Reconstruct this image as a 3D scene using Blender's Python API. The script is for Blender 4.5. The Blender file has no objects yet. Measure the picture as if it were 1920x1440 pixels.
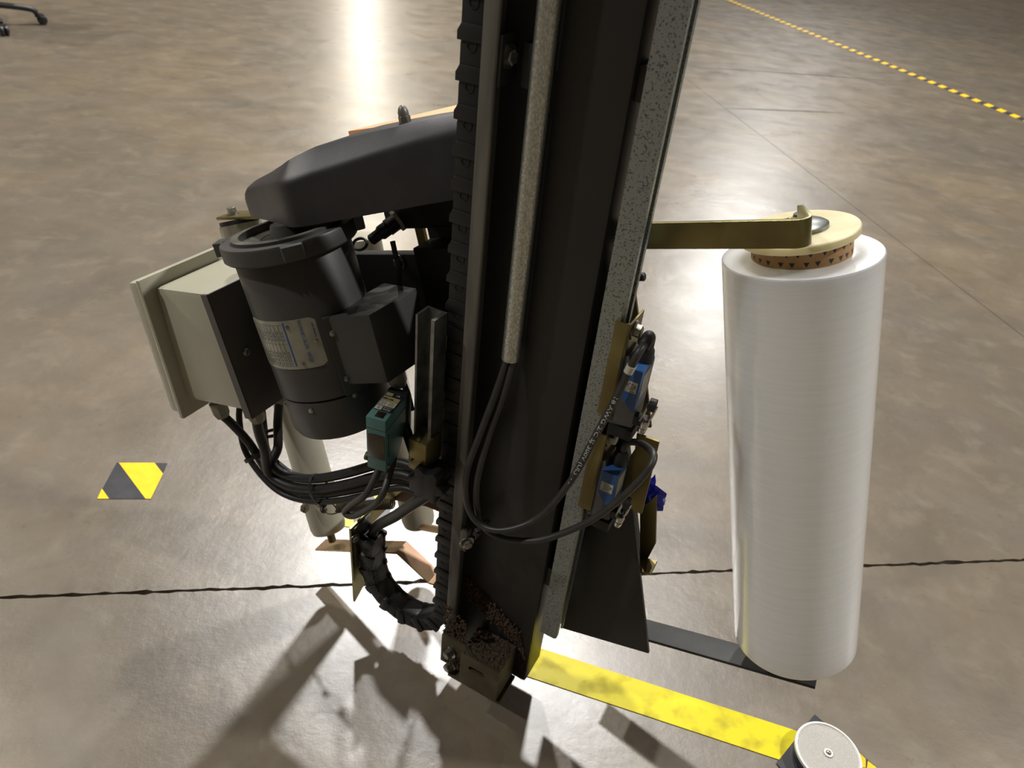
import bpy, bmesh, math, random
from mathutils import Vector, Matrix
random.seed(7)
S = bpy.context.scene
COL = S.collection
# ------------------------------------------------------------------ camera
FPX, CAMH = 1331.0, 0.97
PITCH, ROLL = math.radians(35.384), math.radians(6.4955)
sp, cp, sr, cr = math.sin(PITCH), math.cos(PITCH), math.sin(ROLL), math.cos(ROLL)
FWD = Vector((0, cp, -sp)); D0 = Vector((0, -sp, -cp)); R0 = Vector((1, 0, 0))
RGT = cr*R0 - sr*D0; DWN = cr*D0 + sr*R0
CAM = Vector((0, 0, CAMH))
cam = bpy.data.cameras.new('camera'); camo = bpy.data.objects.new('camera', cam); COL.objects.link(camo)
m3 = Matrix((RGT, -DWN, -FWD)).transposed()
camo.matrix_world = Matrix.Translation(CAM) @ m3.to_4x4()
cam.sensor_fit = 'HORIZONTAL'; cam.sensor_width = 36.0; cam.lens = FPX/1920*36.0
cam.clip_start = .02; cam.clip_end = 200
cam.dof.use_dof = True; cam.dof.focus_distance = .76; cam.dof.aperture_fstop = 9.0
S.camera = camo
# ------------------------------------------------------------------ world, exposure
S.view_settings.view_transform = 'Standard'; S.view_settings.look = 'None'
S.view_settings.gamma = 1; S.view_settings.use_curve_mapping = False
S.view_settings.exposure = 0.32
W = bpy.data.worlds.new('world'); S.world = W; W.use_nodes = True
bg = W.node_tree.nodes['Background']; bg.inputs[0].default_value = (0, 0, 0, 1); bg.inputs[1].default_value = 0
# ------------------------------------------------------------------ frames
YAW = math.radians(-24.8914); TILT = math.radians(17)
MX = Vector((math.cos(YAW), math.sin(YAW), 0)); MY = Vector((-math.sin(YAW), math.cos(YAW), 0)); UZ = Vector((0, 0, 1))
CX = math.cos(TILT)*MX + math.sin(TILT)*UZ; CZ = -math.sin(TILT)*MX + math.cos(TILT)*UZ
def frame(a, b, c): return Matrix((a, b, c)).transposed().to_4x4()
FM = frame(MX, MY, UZ)          # mast frame: x along the mast face, y away, z up
FC = frame(CX, MY, CZ)          # carriage frame: the same, leaning 17 degrees
FW = Matrix.Identity(4)
def ray(px, py): return RGT*((px-960)/FPX) + DWN*((py-720)/FPX) + FWD
def wat(px, py, Y):
    r = ray(px, py); return CAM + r*(Y/(r.dot(MY)))
def am(px, py, Y):
    p = wat(px, py, Y); return Vector((p.dot(MX), Y, p.z))
def ac(px, py, Y):
    p = wat(px, py, Y); return Vector((p.dot(CX), Y, p.dot(CZ)))
def fl(px, py, h=0.0):
    r = ray(px, py); return CAM + r*((h-CAMH)/r.z)
# ------------------------------------------------------------------ materials
def s2l(c):
    f = lambda v: v/12.92 if v <= .04045 else ((v+.055)/1.055)**2.4
    return tuple(f(v/255) for v in c)
MAT = {}
def mat(name, col, rough=.5, metal=0.0, col2=None, nscale=40.0, ndetail=4, contrast=(.35, .65), bump=0.0, bscale=200.0,
        rvar=0.0, sss=0.0, sssr=.02, coat=0.0, spec=.5, stretch=None, trans=0.0):
    m = bpy.data.materials.new(name); m.use_nodes = True; nt = m.node_tree; N = nt.nodes; L = nt.links
    b = N['Principled BSDF']; c = s2l(col)
    b.inputs['Base Color'].default_value = (*c, 1); b.inputs['Roughness'].default_value = rough; b.inputs['Metallic'].default_value = metal
    b.inputs['Specular IOR Level'].default_value = spec
    if trans: b.inputs['Transmission Weight'].default_value = trans
    if coat: b.inputs['Coat Weight'].default_value = coat; b.inputs['Coat Roughness'].default_value = .08
    if sss:
        b.inputs['Subsurface Weight'].default_value = sss; b.inputs['Subsurface Radius'].default_value = (1, 1, .9); b.inputs['Subsurface Scale'].default_value = sssr
    tc = N.new('ShaderNodeTexCoord'); src = tc.outputs['Object']
    if stretch:
        mp = N.new('ShaderNodeMapping'); mp.inputs['Scale'].default_value = stretch; L.new(src, mp.inputs[0]); src = mp.outputs[0]
    if col2 is not None or rvar:
        n = N.new('ShaderNodeTexNoise'); n.inputs['Scale'].default_value = nscale; n.inputs['Detail'].default_value = ndetail
        L.new(src, n.inputs['Vector'])
        rp = N.new('ShaderNodeMapRange'); rp.inputs[1].default_value = contrast[0]; rp.inputs[2].default_value = contrast[1]
        L.new(n.outputs['Fac'], rp.inputs[0])
        if col2 is not None:
            mx = N.new('ShaderNodeMix'); mx.data_type = 'RGBA'; mx.inputs[6].default_value = (*c, 1); mx.inputs[7].default_value = (*s2l(col2), 1)
            L.new(rp.outputs[0], mx.inputs[0]); L.new(mx.outputs[2], b.inputs['Base Color'])
        if rvar:
            r2 = N.new('ShaderNodeMapRange'); r2.inputs[3].default_value = rough-rvar; r2.inputs[4].default_value = rough+rvar
            L.new(rp.outputs[0], r2.inputs[0]); L.new(r2.outputs[0], b.inputs['Roughness'])
    if bump:
        n = N.new('ShaderNodeTexNoise'); n.inputs['Scale'].default_value = bscale; n.inputs['Detail'].default_value = 5
        L.new(src, n.inputs['Vector'])
        bp = N.new('ShaderNodeBump'); bp.inputs['Strength'].default_value = bump; bp.inputs['Distance'].default_value = .002
        L.new(n.outputs['Fac'], bp.inputs['Height']); L.new(bp.outputs[0], b.inputs['Normal'])
    MAT[name] = m; return m
mat('black_paint', (34, 33, 32), .42, col2=(44, 42, 40), nscale=6, bump=.08, bscale=900)
mat('black_matt', (40, 39, 38), .6, col2=(52, 50, 48), nscale=30)
mat('black_satin', (24, 24, 24), .5)
mat('cover_black', (46, 44, 46), .42, col2=(52, 50, 52), nscale=30, bump=.12, bscale=1500)
mat('chain_plastic', (24, 24, 25), .48, bump=.05, bscale=600)
mat('rubber', (27, 27, 28), .5, col2=(36, 35, 34), nscale=60)
mat('cable_grey', (52, 51, 50), .45, col2=(62, 60, 57), nscale=60)
mat('galvanised', (160, 166, 162), .45, .7, col2=(92, 98, 95), nscale=620, ndetail=4, contrast=(.55, .64), rvar=.04, bump=.15, bscale=700)
mat('conduit_zinc', (214, 216, 208), .30, .85, col2=(172, 176, 168), nscale=700, ndetail=4, contrast=(.38, .62), rvar=.06, bump=.2, bscale=900, stretch=(1, 1, .5))
mat('angle_grey', (118, 116, 108), .5, .35, col2=(96, 94, 88), nscale=14, stretch=(6, 6, .7), rvar=.08)
mat('zinc_plate', (150, 152, 148), .35, .85, col2=(110, 112, 110), nscale=50)
mat('gold_zinc', (146, 138, 92), .38, .85, col2=(122, 108, 70), nscale=18, contrast=(.35, .7), rvar=.08, bump=.06, bscale=700)
mat('gold_pink', (196, 176, 132), .36, .8, col2=(190, 150, 128), nscale=16, contrast=(.35, .65), rvar=.06)
mat('red_brown', (110, 66, 50), .45, .4, col2=(92, 72, 44), nscale=15)
mat('bolt_steel', (176, 174, 164), .35, .9, col2=(120, 118, 108), nscale=90)
mat('motor_grey', (64, 63, 61), .45, col2=(70, 68, 66), nscale=20, bump=.06, bscale=900)
mat('bracket_grey', (84, 81, 78), .5, col2=(74, 72, 69), nscale=10)
mat('flange_metal', (120, 117, 108), .42, .4, col2=(84, 82, 76), nscale=30)
mat('box_grey', (172, 169, 150), .36, col2=(180, 176, 158), nscale=8, bump=.03, bscale=400)
mat('gland_grey', (140, 138, 122), .5)
mat('roller_grey', (176, 172, 156), .42, col2=(162, 158, 142), nscale=10)
mat('roller_steel', (170, 166, 152), .35, .6, col2=(120, 116, 102), nscale=60, stretch=(1, 1, .1))
mat('nameplate', (168, 168, 152), .4, .45, col2=(150, 150, 138), nscale=60)
mat('print_blue', (52, 84, 160), .5)
mat('print_grey', (118, 116, 112), .5)
mat('print_black', (26, 26, 26), .5)
mat('label_white', (212, 208, 190), .5, col2=(190, 184, 160), nscale=90)
mat('label_tan', (150, 138, 100), .5)
mat('print_white', (214, 214, 208), .5)
mat('teal_plastic', (74, 112, 110), .42, col2=(80, 120, 117), nscale=30, bump=.04, bscale=900)
mat('lens_dark', (34, 26, 14), .12, spec=.6, coat=.5)
mat('switch_grey', (78, 77, 74), .55, col2=(92, 90, 86), nscale=60, bump=.1, bscale=900)
mat('switch_blue', (46, 86, 142), .45, col2=(52, 94, 150), nscale=30, bump=.06, bscale=1200)
mat('chrome', (200, 198, 192), .18, 1.0)
mat('lint', (92, 72, 54), .95, col2=(60, 47, 36), nscale=300)
mat('foot_steel', (104, 96, 76), .5, .5, col2=(82, 74, 56), nscale=30)
mat('orange', (238, 178, 132), .5)
mat('film', (252, 252, 248), .22, sss=.95, sssr=.06, coat=.7, col2=(247, 248, 243), nscale=40, contrast=(.42, .6), stretch=(.25, .25, 7), bump=.012, bscale=60)
mat('film_end', (246, 246, 241), .3, sss=.9, sssr=.05, coat=.5, bump=.06, bscale=120)
mat('cardboard', (180, 142, 98), .75, col2=(166, 128, 86), nscale=60)
mat('hdpe', (226, 216, 176), .4, sss=.6, sssr=.01, coat=.2, col2=(214, 202, 160), nscale=30)
mat('yellow_tape', (214, 200, 14), .5, col2=(176, 160, 20), nscale=30, ndetail=9, contrast=(.5, .72), rvar=.06, spec=.3)
mat('hazard_yellow', (250, 204, 16), .42, col2=(240, 190, 12), nscale=40)
mat('hazard_black', (58, 58, 62), .4, col2=(46, 46, 50), nscale=30)
mat('reflector_plate', (206, 202, 196), .3, spec=.6)
mat('reflector_rim', (226, 224, 218), .3)
mat('blue_plastic', (30, 44, 210), .25, coat=.4)
mat('chair_black', (26, 25, 27), .45)
mat('lamp_housing', (190, 190, 190), .5)
# concrete: polished, warm and blotchy
def concrete():
    m = bpy.data.materials.new('concrete'); m.use_nodes = True; nt = m.node_tree; N = nt.nodes; L = nt.links; b = N['Principled BSDF']
    tc = N.new('ShaderNodeTexCoord'); geo = N.new('ShaderNodeNewGeometry')
    P = geo.outputs['Position']
    def noise(scale, detail=6, rough=.55, dist=0.0, st=None):
        v = P
        if st:
            mp = N.new('ShaderNodeMapping'); mp.inputs['Rotation'].default_value = (0, 0, st[1]); mp.inputs['Scale'].default_value = st[0]; L.new(P, mp.inputs[0]); v = mp.outputs[0]
        n = N.new('ShaderNodeTexNoise'); n.inputs['Scale'].default_value = scale; n.inputs['Detail'].default_value = detail
        n.inputs['Roughness'].default_value = rough; n.inputs['Distortion'].default_value = dist; L.new(v, n.inputs['Vector']); return n.outputs['Fac']
    def rng(s, a, c, lo=0.0, hi=1.0):
        r = N.new('ShaderNodeMapRange'); r.inputs[1].default_value = a; r.inputs[2].default_value = c; r.inputs[3].default_value = lo; r.inputs[4].default_value = hi
        L.new(s, r.inputs[0]); return r.outputs[0]
    def mix(f, a, c, mode='MIX'):
        x = N.new('ShaderNodeMix'); x.data_type = 'RGBA'; x.blend_type = mode
        for i, v in ((0, f), (6, a), (7, c)):
            if isinstance(v, (int, float)): x.inputs[i].default_value = v
            elif isinstance(v, tuple): x.inputs[i].default_value = (*s2l(v), 1)
            else: L.new(v, x.inputs[i])
        return x.outputs[2]
    c = mix(rng(noise(.9, 7, .6, .6), .36, .64), (104, 95, 83), (120, 106, 86))
    c = mix(rng(noise(3.2, 9, .62, 1.0, ((1, 1.7, 1), .35)), .42, .75, 0, .8), c, (94, 87, 78))
    c = mix(rng(noise(9, 8, .65, .4), .52, .72, 0, .5), c, (134, 124, 107))
    c = mix(rng(noise(55, 6, .7), .60, .74, 0, .5), c, (66, 61, 56))
    c = mix(rng(noise(26, 8, .75, 1.5, ((1, 6, 1), .9)), .60, .72, 0, .45), c, (70, 65, 60))
    c = mix(rng(noise(420, 2, .5), .74, .80, 0, .8), c, (214, 204, 186))
    c = mix(rng(noise(14, 10, .8, 2.5, ((1, 9, 1), -.8)), .66, .72, 0, .4), c, (168, 158, 142))
    L.new(c, b.inputs['Base Color'])
    rr = rng(noise(5, 8, .65, .5), .35, .7, .27, .42); L.new(rr, b.inputs['Roughness'])
    b.inputs['Specular IOR Level'].default_value = .8
    b.inputs['Coat Weight'].default_value = .6; b.inputs['Coat IOR'].default_value = 1.55; b.inputs['Coat Roughness'].default_value = .30
    ad = N.new('ShaderNodeMath'); ad.operation = 'ADD'; L.new(noise(70, 8, .7), ad.inputs[0]); L.new(rng(noise(6, 4), .3, .7, 0, 2.0), ad.inputs[1])
    bp = N.new('ShaderNodeBump'); bp.inputs['Strength'].default_value = .35; bp.inputs['Distance'].default_value = .0016
    L.new(ad.outputs[0], bp.inputs['Height']); L.new(bp.outputs[0], b.inputs['Normal'])
    MAT['concrete'] = m
concrete()
mat('joint_dark', (104, 96, 84), .9)
# ------------------------------------------------------------------ mesh helpers
def ortho(d):
    d = Vector(d).normalized(); a = Vector((0, 0, 1)) if abs(d.z) < .9 else Vector((1, 0, 0))
    u = d.cross(a).normalized(); return d, u, d.cross(u)
class MB:
    def __init__(s): s.v = []; s.f = []; s.mi = []; s.cur = 0
    def add(s, vs, fs):
        o = len(s.v); s.v += [Vector(v) for v in vs]; s.f += [tuple(i+o for i in f) for f in fs]; s.mi += [s.cur]*len(fs); return s
    def bm(s, b):
        b.verts.index_update(); return s.add([v.co.copy() for v in b.verts], [[v.index for v in f.verts] for f in b.faces])
    def box(s, x0, x1, y0, y1, z0, z1, bev=0.0, seg=2):
        b = bmesh.new(); bmesh.ops.create_cube(b, size=1)
        for v in b.verts: v.co = Vector(((x0+x1)/2+v.co.x*(x1-x0), (y0+y1)/2+v.co.y*(y1-y0), (z0+z1)/2+v.co.z*(z1-z0)))
        if bev: bmesh.ops.bevel(b, geom=b.edges[:], offset=bev, segments=seg, affect='EDGES', profile=.6)
        s.bm(b); b.free(); return s
    def prism(s, poly, ax, a, c, bev=0.0):
        pt = {'y': lambda p, t: (p[0], t, p[1]), 'z': lambda p, t: (p[0], p[1], t), 'x': lambda p, t: (t, p[0], p[1])}[ax]
        b = bmesh.new(); n = len(poly)
        lo = [b.verts.new(pt(p, a)) for p in poly]; hi = [b.verts.new(pt(p, c)) for p in poly]
        b.faces.new(lo); b.faces.new(hi[::-1])
        for i in range(n): b.faces.new((lo[i], lo[(i+1) % n], hi[(i+1) % n], hi[i]))
        bmesh.ops.recalc_face_normals(b, faces=b.faces[:])
        if bev: bmesh.ops.bevel(b, geom=b.edges[:], offset=bev, segments=2, affect='EDGES', profile=.6)
        s.bm(b); b.free(); return s
    def tube(s, pts, r, n=10, caps=True, radii=None):
        pts = [Vector(p) for p in pts]; T = []
        for i in range(len(pts)): T.append((pts[min(i+1, len(pts)-1)]-pts[max(i-1, 0)]).normalized())
        _, u, w = ortho(T[0]); vs = []
        for i, p in enumerate(pts):
            u = (u - T[i]*u.dot(T[i])).normalized(); w = T[i].cross(u); rr = radii[i] if radii else r
            vs += [p + (u*math.cos(2*math.pi*k/n) + w*math.sin(2*math.pi*k/n))*rr for k in range(n)]
        fs = []
        for i in range(len(pts)-1):
            for k in range(n): fs.append((i*n+k, i*n+(k+1) % n, (i+1)*n+(k+1) % n, (i+1)*n+k))
        if caps: fs += [tuple(range(n-1, -1, -1)), tuple((len(pts)-1)*n+k for k in range(n))]
        return s.add(vs, fs)
    def lathe(s, prof, c, d, n=32, a0=0.0):
        d, u, w = ortho(d); c = Vector(c); vs = []; fs = []; rows = []
        for r, h in prof:
            if r < 1e-6: rows.append([len(vs)]); vs.append(c+d*h)
            else:
                rows.append(list(range(len(vs), len(vs)+n)))
                vs += [c+d*h+(u*math.cos(2*math.pi*k/n+a0)+w*math.sin(2*math.pi*k/n+a0))*r for k in range(n)]
        for A, B in zip(rows, rows[1:]):
            for k in range(n):
                a, b = A[k % len(A)], A[(k+1) % len(A)]; e, f = B[(k+1) % len(B)], B[k % len(B)]
                q = []; [q.append(x) for x in (a, b, e, f) if x not in q]
                if len(q) > 2: fs.append(tuple(q))
        return s.add(vs, fs)
    def bolt(s, c, d, r=.007, h=.006, washer=True):
        c = Vector(c); d = Vector(d).normalized()
        if washer: s.lathe([(0, 0), (r*1.5, 0), (r*1.5, r*.22), (0, r*.22)], c, d, 20)
        s.lathe([(0, r*.2), (r, r*.2), (r, h), (r*.82, h+r*.15), (0, h+r*.15)], c, d, 6, .3); return s
    def screw(s, c, d, r=.004):
        s.lathe([(0, 0), (r, 0), (r*.92, r*.45), (r*.5, r*.75), (r*.12, r*.78), (0, r*.5)], c, d, 14); return s
    def mesh(s, name, org=Vector((0, 0, 0))):
        me = bpy.data.meshes.new(name); me.from_pydata([v-org for v in s.v], [], s.f); me.update()
        for p, i in zip(me.polygons, s.mi): p.material_index = i
        b = bmesh.new(); b.from_mesh(me); bmesh.ops.recalc_face_normals(b, faces=b.faces[:]); b.to_mesh(me); b.free()
        me.shade_smooth(); me.set_sharp_from_angle(angle=math.radians(38)); return me
ORG = {}
def thing(name, label, cat, fr, org, group=None):
    o = bpy.data.objects.new(name, None); COL.objects.link(o); o.empty_display_size = .02
    org = Vector(org); o.matrix_world = fr @ Matrix.Translation(org); ORG[o.name] = org
    o['label'] = label; o['category'] = cat
    if group: o['group'] = group
    return o
def link(name, me, mats, parent=None):
    o = bpy.data.objects.new(name, me); COL.objects.link(o)
    for k in (mats if isinstance(mats, (list, tuple)) else [mats]): me.materials.append(MAT[k])
    if parent is not None: o.parent = parent
    return o
def part(name, mb, mats, parent, label=None, kind=None):
    org = ORG[parent.name]; o = link(name, mb.mesh(name, org), mats, parent); ORG[o.name] = org
    if label: o['label'] = label
    if kind: o['kind'] = kind
    return o
def solo(name, mb, mats, label, cat, fr=FW, org=(0, 0, 0), group=None, kind=None):
    org = Vector(org); o = link(name, mb.mesh(name, org), mats); o.matrix_world = fr @ Matrix.Translation(org); ORG[o.name] = org
    if label: o['label'] = label
    if cat: o['category'] = cat
    if group: o['group'] = group
    if kind: o['kind'] = kind
    return o
def spline(pts, k=8):
    P = [Vector(p) for p in pts]; P = [2*P[0]-P[1]] + P + [2*P[-1]-P[-2]]; out = []
    for i in range(1, len(P)-2):
        for j in range(k):
            t = j/k; a, b, c, d = P[i-1], P[i], P[i+1], P[i+2]
            out.append(.5*((2*b)+(c-a)*t+(2*a-5*b+4*c-d)*t*t+(3*b-a-3*c+d)*t*t*t))
    out.append(P[-2]); return out
def text2d(s, size, extrude=False):
    cu = bpy.data.curves.new('t', 'FONT'); cu.body = s; cu.size = size; cu.align_x = 'LEFT'; cu.resolution_u = 2
    o = bpy.data.objects.new('t', cu); COL.objects.link(o)
    dg = bpy.context.evaluated_depsgraph_get(); dg.update()
    me = o.evaluated_get(dg).to_mesh()
    vs = [(v.co.x, v.co.y) for v in me.vertices]; fs = [tuple(p.vertices) for p in me.polygons]
    o.evaluated_get(dg).to_mesh_clear(); bpy.data.objects.remove(o); bpy.data.curves.remove(cu)
    return vs, fs
def put_text(mb, s, size, fn, width=None):
    vs, fs = text2d(s, size)
    if not vs: return
    w = max(v[0] for v in vs); k = (width/w) if width else 1
    mb.add([fn(x*k, y) for x, y in vs], fs)
def dashes(mb, fn, width, h, n, seed=0):
    r = random.Random(seed); x = 0.0; step = width/n
    for i in range(n):
        w_ = step*r.uniform(.45, .85); rect(mb, lambda u, v: fn(u, v), x, x+w_, 0, h); x += step
def planefn(o, e1, e2, lift=(0, 0, 0)):
    o, e1, e2, l = Vector(o), Vector(e1).normalized(), Vector(e2).normalized(), Vector(lift)
    return lambda u, v: o+e1*u+e2*v+l
def rect(mb, fn, u0, u1, v0, v1): mb.add([fn(u0, v0), fn(u1, v0), fn(u1, v1), fn(u0, v1)], [(0, 1, 2, 3)])
V = Vector
# ------------------------------------------------------------------ ceiling lamps (their own light)
def lamp(x, y, z, size, power, label, col, where):
    t = thing('high_bay_lamp', label, 'lamp', FW, (x, y, z), 'high bay lamps under the roof')
    b = MB(); b.lathe([(0, .22), (.07, .22), (.09, .12), (size*.5, .03), (size*.52, .01), (size*.5, .012), (.08, .1), (0, .1)], (x, y, z), (0, 0, 1), 24)
    part('lamp_shade', b, 'lamp_housing', t)
    l = bpy.data.lights.new('high_bay_light_'+where+'_offscreen', 'AREA'); l.shape = 'DISK'; l.size = size*.9; l.energy = power; l.color = col
    lo = bpy.data.objects.new('high_bay_light_'+where+'_offscreen', l); COL.objects.link(lo); lo.parent = t
WHITE, WARM = (1, .985, .96), (1, .93, .80)
LAMPS = [(-1.5, 6.4, 7.2, .40, 470, 'round high bay lamp ahead of the mast', WHITE, 'ahead_of_mast'),            # main floor shadow
         (.6, 5.2, 7.2, .40, 300, 'round high bay lamp ahead of the film roll', WHITE, 'ahead_of_roll'),             # second shadow and glare
         (-6.5, -.8, 7.2, .45, 330, 'round high bay lamp left of the machine', WHITE, 'left_of_machine'),            # lit left side of the motor
         (6.5, 1.2, 7.2, .45, 550, 'round high bay lamp to the right of the film roll', WHITE, 'right_of_roll'),     # lit right side of the roll
         (-9.5, 4.0, 7.2, .45, 550, 'round high bay lamp over the office chair', WARM, 'over_chair'),                # bright warm floor at the left
         (-3.9, 17.0, 7.2, .6, 300, 'round high bay lamp far down the left row', WARM, 'far_left_row'),              # long streak left of the mast
         (4.8, 16.0, 7.2, .6, 500, 'round high bay lamp far down the right row', WHITE, 'far_right_row'),            # streak right of the mast
         (-8.0, 33.0, 7.2, .6, 600, 'round high bay lamp at the far end of the left row', WARM, 'far_end')]          # faint top of the left streak
for a in LAMPS: lamp(*a)
# ------------------------------------------------------------------ floor
e1 = V((1.758, .33, 0)).normalized(); e2 = V((-e1.y, e1.x, 0)); FO = V((1.651, 1.0987, 0))
fb = MB(); q = [FO+e1*a+e2*b+V((0, 0, -.014)) for a, b in ((-40, -12), (40, -12), (40, 60), (-40, 60))]
q2 = [p-V((0, 0, .2)) for p in q]; fb.add(q+q2, [(0, 1, 2, 3), (7, 6, 5, 4), (0, 4, 5, 1), (1, 5, 6, 2), (2, 6, 7, 3), (3, 7, 4, 0)])
floor = solo('floor', fb, 'joint_dark', 'grey polished concrete warehouse floor cut into slabs', None, kind='structure')
def jag(amp): return random.gauss(0, amp)
xs = [-40, -20, -10] + [-5+.012*i for i in range(int(5.6/.012))] + [.8, 3, 20, 40]
def slab(a0, a1, b0, b1, near, far):
    pts = []
    A = [a0] + [x for x in xs if a0 < x < a1] + [a1]
    lo = [(a, b0+(abs(jag(.0018)) if near and -5 < a < .7 else 0)) for a in A]
    hi = [(a, b1-(abs(jag(.0014)) if far and -5 < a < .7 else 0)) for a in reversed(A)]
    poly = lo+hi; b = MB(); n = len(poly)
    top = [FO+e1*p[0]+e2*p[1] for p in poly]; bot = [p+V((0, 0, -.014)) for p in top]
    b.add(top+bot, [tuple(range(n))]+[(i, (i+1) % n, n+(i+1) % n, n+i) for i in range(n)])
    o = part('slab', b, 'concrete', floor); return o
g = .0016
slab(-40, -g, -12, -g, False, True); slab(g, 40, -12, -g, False, True)
slab(-40, -g, g, 60, True, False); slab(g, 40, g, 60, True, False)
# building shell out of view: ceiling and walls
FR = Matrix((e1, e2, UZ)).transposed().to_4x4(); FR.translation = FO
def shell(name, m, label, *bx_): solo(name, MB().box(*bx_), m, label, None, FR, kind='structure')
mat('wall_paint', (170, 162, 148), .8, col2=(160, 152, 138), nscale=.6)
mat('roof_sheet', (150, 147, 140), .7, col2=(138, 135, 128), nscale=.8)
shell('ceiling', 'roof_sheet', 'pale sheet metal warehouse roof', -22, 22, -11.8, 46, 8.2, 8.4)
shell('wall_left', 'wall_paint', 'pale warehouse wall on the left', -22.2, -22, -12, 46.2, -.01, 8.4)
shell('wall_right', 'wall_paint', 'pale warehouse wall on the right', 22, 22.2, -12, 46.2, -.01, 8.4)
shell('wall_back', 'wall_paint', 'pale warehouse wall at the far end', -22, 22, 46, 46.2, -.01, 8.4)
shell('wall_front', 'wall_paint', 'pale warehouse wall behind the viewer', -22, 22, -12, -11.8, -.01, 8.4)
# ------------------------------------------------------------------ mast
ZT = 2.3
mast = thing('wrapper_mast', 'black upright box mast of the wrapping machine with grey edge angle and conduit', 'mast', FM, (-.24, .575, .05))
part('column', MB().box(-.300, -.183, .55, .60, .05, ZT, .005), 'black_paint', mast, 'black painted box column')
z0 = am(1040, 1197, .556).z
pf = [(-.176, .555), (-.156, .555), (-.1535, .5575), (-.1535, .5635), (-.1558, .5635), (-.1558, .5575), (-.1735, .5575), (-.1735, .5805), (-.1558, .5805),
      (-.1558, .5745), (-.1535, .5745), (-.1535, .5805), (-.156, .583), (-.176, .583)]
part('guide_channel', MB().prism(pf, 'z', z0, ZT), 'galvanised', mast, 'galvanised slotted guide channel')
for (a, b) in ((118, 190), (1062, 1096)):
    pa, pb = am(1196 if a < 500 else 1032, a, .56), am(1190 if a < 500 else 1030, b, .56)
    part('spacer_block', MB().box(-.183, -.176, .557, .585, pb.z, pa.z, .0012), 'black_paint', mast)
ang = [(-.300, .52), (-.287, .52), (-.286, .521), (-.286, .5235), (-.2968, .5235), (-.2968, .558), (-.300, .558)]
part('edge_angle', MB().prism(ang, 'z', .052, ZT, .0006), 'angle_grey', mast, 'grey steel angle along the column edge')
cpos = am(957, 672, .534)
cb = MB(); n = 24
cb.lathe([(.0078, .02), (.0078, 0), (.009, 0), (.009, ZT-cpos.z)], (cpos.x, .534, cpos.z), (0, 0, 1), n)
part('conduit', cb, 'conduit_zinc', mast, 'galvanised conduit pipe')
for pz in (am(945, 105, .53).z, 1.35):
    tb = MB().box(-.2865, -.283, .5225, .55, pz-.022, pz+.016, .0006); part('bolt_tab', tb, 'black_paint', mast)
    part('hex_bolt', MB().bolt((-.283, .533, pz), (1, -.25, 0), .0062, .006), 'bolt_steel', mast)
    part('conduit_clamp', MB().box(-.272, -.262, .536, .55, pz-.022, pz+.012, .002), 'black_satin', mast)
p = am(873, 1010, .5195)
part('bolt_tab', MB().box(p.x-.004, p.x+.005, .512, .5235, p.z-.014, p.z+.018, .001), 'angle_grey', mast)
part('hex_bolt', MB().bolt((p.x+.004, .515, p.z), (.8, -.6, 0), .0062, .006), 'bolt_steel', mast)
# foot: front plate with lint, U block with a slot, two bolts
fp = MB().box(-.3005, -.262, .512, .5185, .058, .118, .001); part('foot_plate', fp, 'foot_steel', mast)
fk = MB(); X0, X1, Y0, Y1, Z0, Z1 = -.262, -.203, .500, .548, .056, .122
hx, hz, hw, hh = (X0+X1)/2-.004, .098, .010, .0045
fk.prism([(X0, Z0), (X1, Z0), (X1, hz-hh), (X0, hz-hh)], 'y', Y0, Y0+.004)
fk.prism([(X0, hz+hh), (X1, hz+hh), (X1, Z1), (X0, Z1)], 'y', Y0, Y0+.004)
fk.prism([(X0, hz-hh), (hx-hw, hz-hh), (hx-hw-.003, hz), (hx-hw, hz+hh), (X0, hz+hh)], 'y', Y0, Y0+.004)
fk.prism([(hx+hw, hz-hh), (X1, hz-hh), (X1, hz+hh), (hx+hw, hz+hh), (hx+hw+.003, hz)], 'y', Y0, Y0+.004)
fk.box(X1-.004, X1, Y0+.004, Y1, Z0, Z1); fk.box(X0, X0+.004, Y0+.004, Y1, Z0, Z1); fk.box(X0+.004, X1-.004, Y0+.004, Y1, Z1-.004, Z1)
fk.box(X0-.02, X1+.004, Y0+.004, Y1+.002, .046, .052)
part('foot_block', fk, 'foot_steel', mast, 'slotted steel foot block')
for (px, py) in ((846, 1222), (846, 1246)):
    p = am(px, py, .512); part('hex_bolt', MB().bolt((p.x, .512, p.z), (-.25, -1, 0), .0062, .010), 'bolt_steel', mast)
lb = MB(); rnd = random.Random(3)
def tuft(c, r):
    b = bmesh.new(); bmesh.ops.create_icosphere(b, subdivisions=1, radius=r)
    for v in b.verts: v.co = v.co*(.55+rnd.random()*.9)+Vector(c)
    lb.bm(b); b.free()
def fibre(c):
    d = V((rnd.gauss(0, 1), -abs(rnd.gauss(0, 1)), rnd.gauss(0, 1))).normalized()*(.003+.006*rnd.random()); u = V((rnd.gauss(0, 1), rnd.gauss(0, 1), rnd.gauss(0, 1))).normalized()*.00035
    c = V(c); lb.add([c-u, c+u, c+d], [(0, 1, 2)])
def lint_region(n, fn):
    for i in range(n):
        c = fn(rnd.random(), rnd.random()); tuft(c, .0007+.0012*rnd.random()); fibre(c); fibre(c)
lint_region(620, lambda a, b: (-.290+.09*a, .5495-.0025*rnd.random(), .192-.052*a+(b-.5)*.040*(1-.4*a)+rnd.gauss(0, .003)))      # band on the column
lint_region(380, lambda a, b: (-.300+.036*a, .5185-.006*b*b-.0005, .075+.115*b-.02*a))                                  # on the angle and foot plate
lint_region(300, lambda a, b: (-.262+.058*a, .502+.046*b, .1222))                                                       # top of the block
lint_region(200, lambda a, b: (-.200+.014*a, .549, .058+.085*b*(1-a*.5)))
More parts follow.
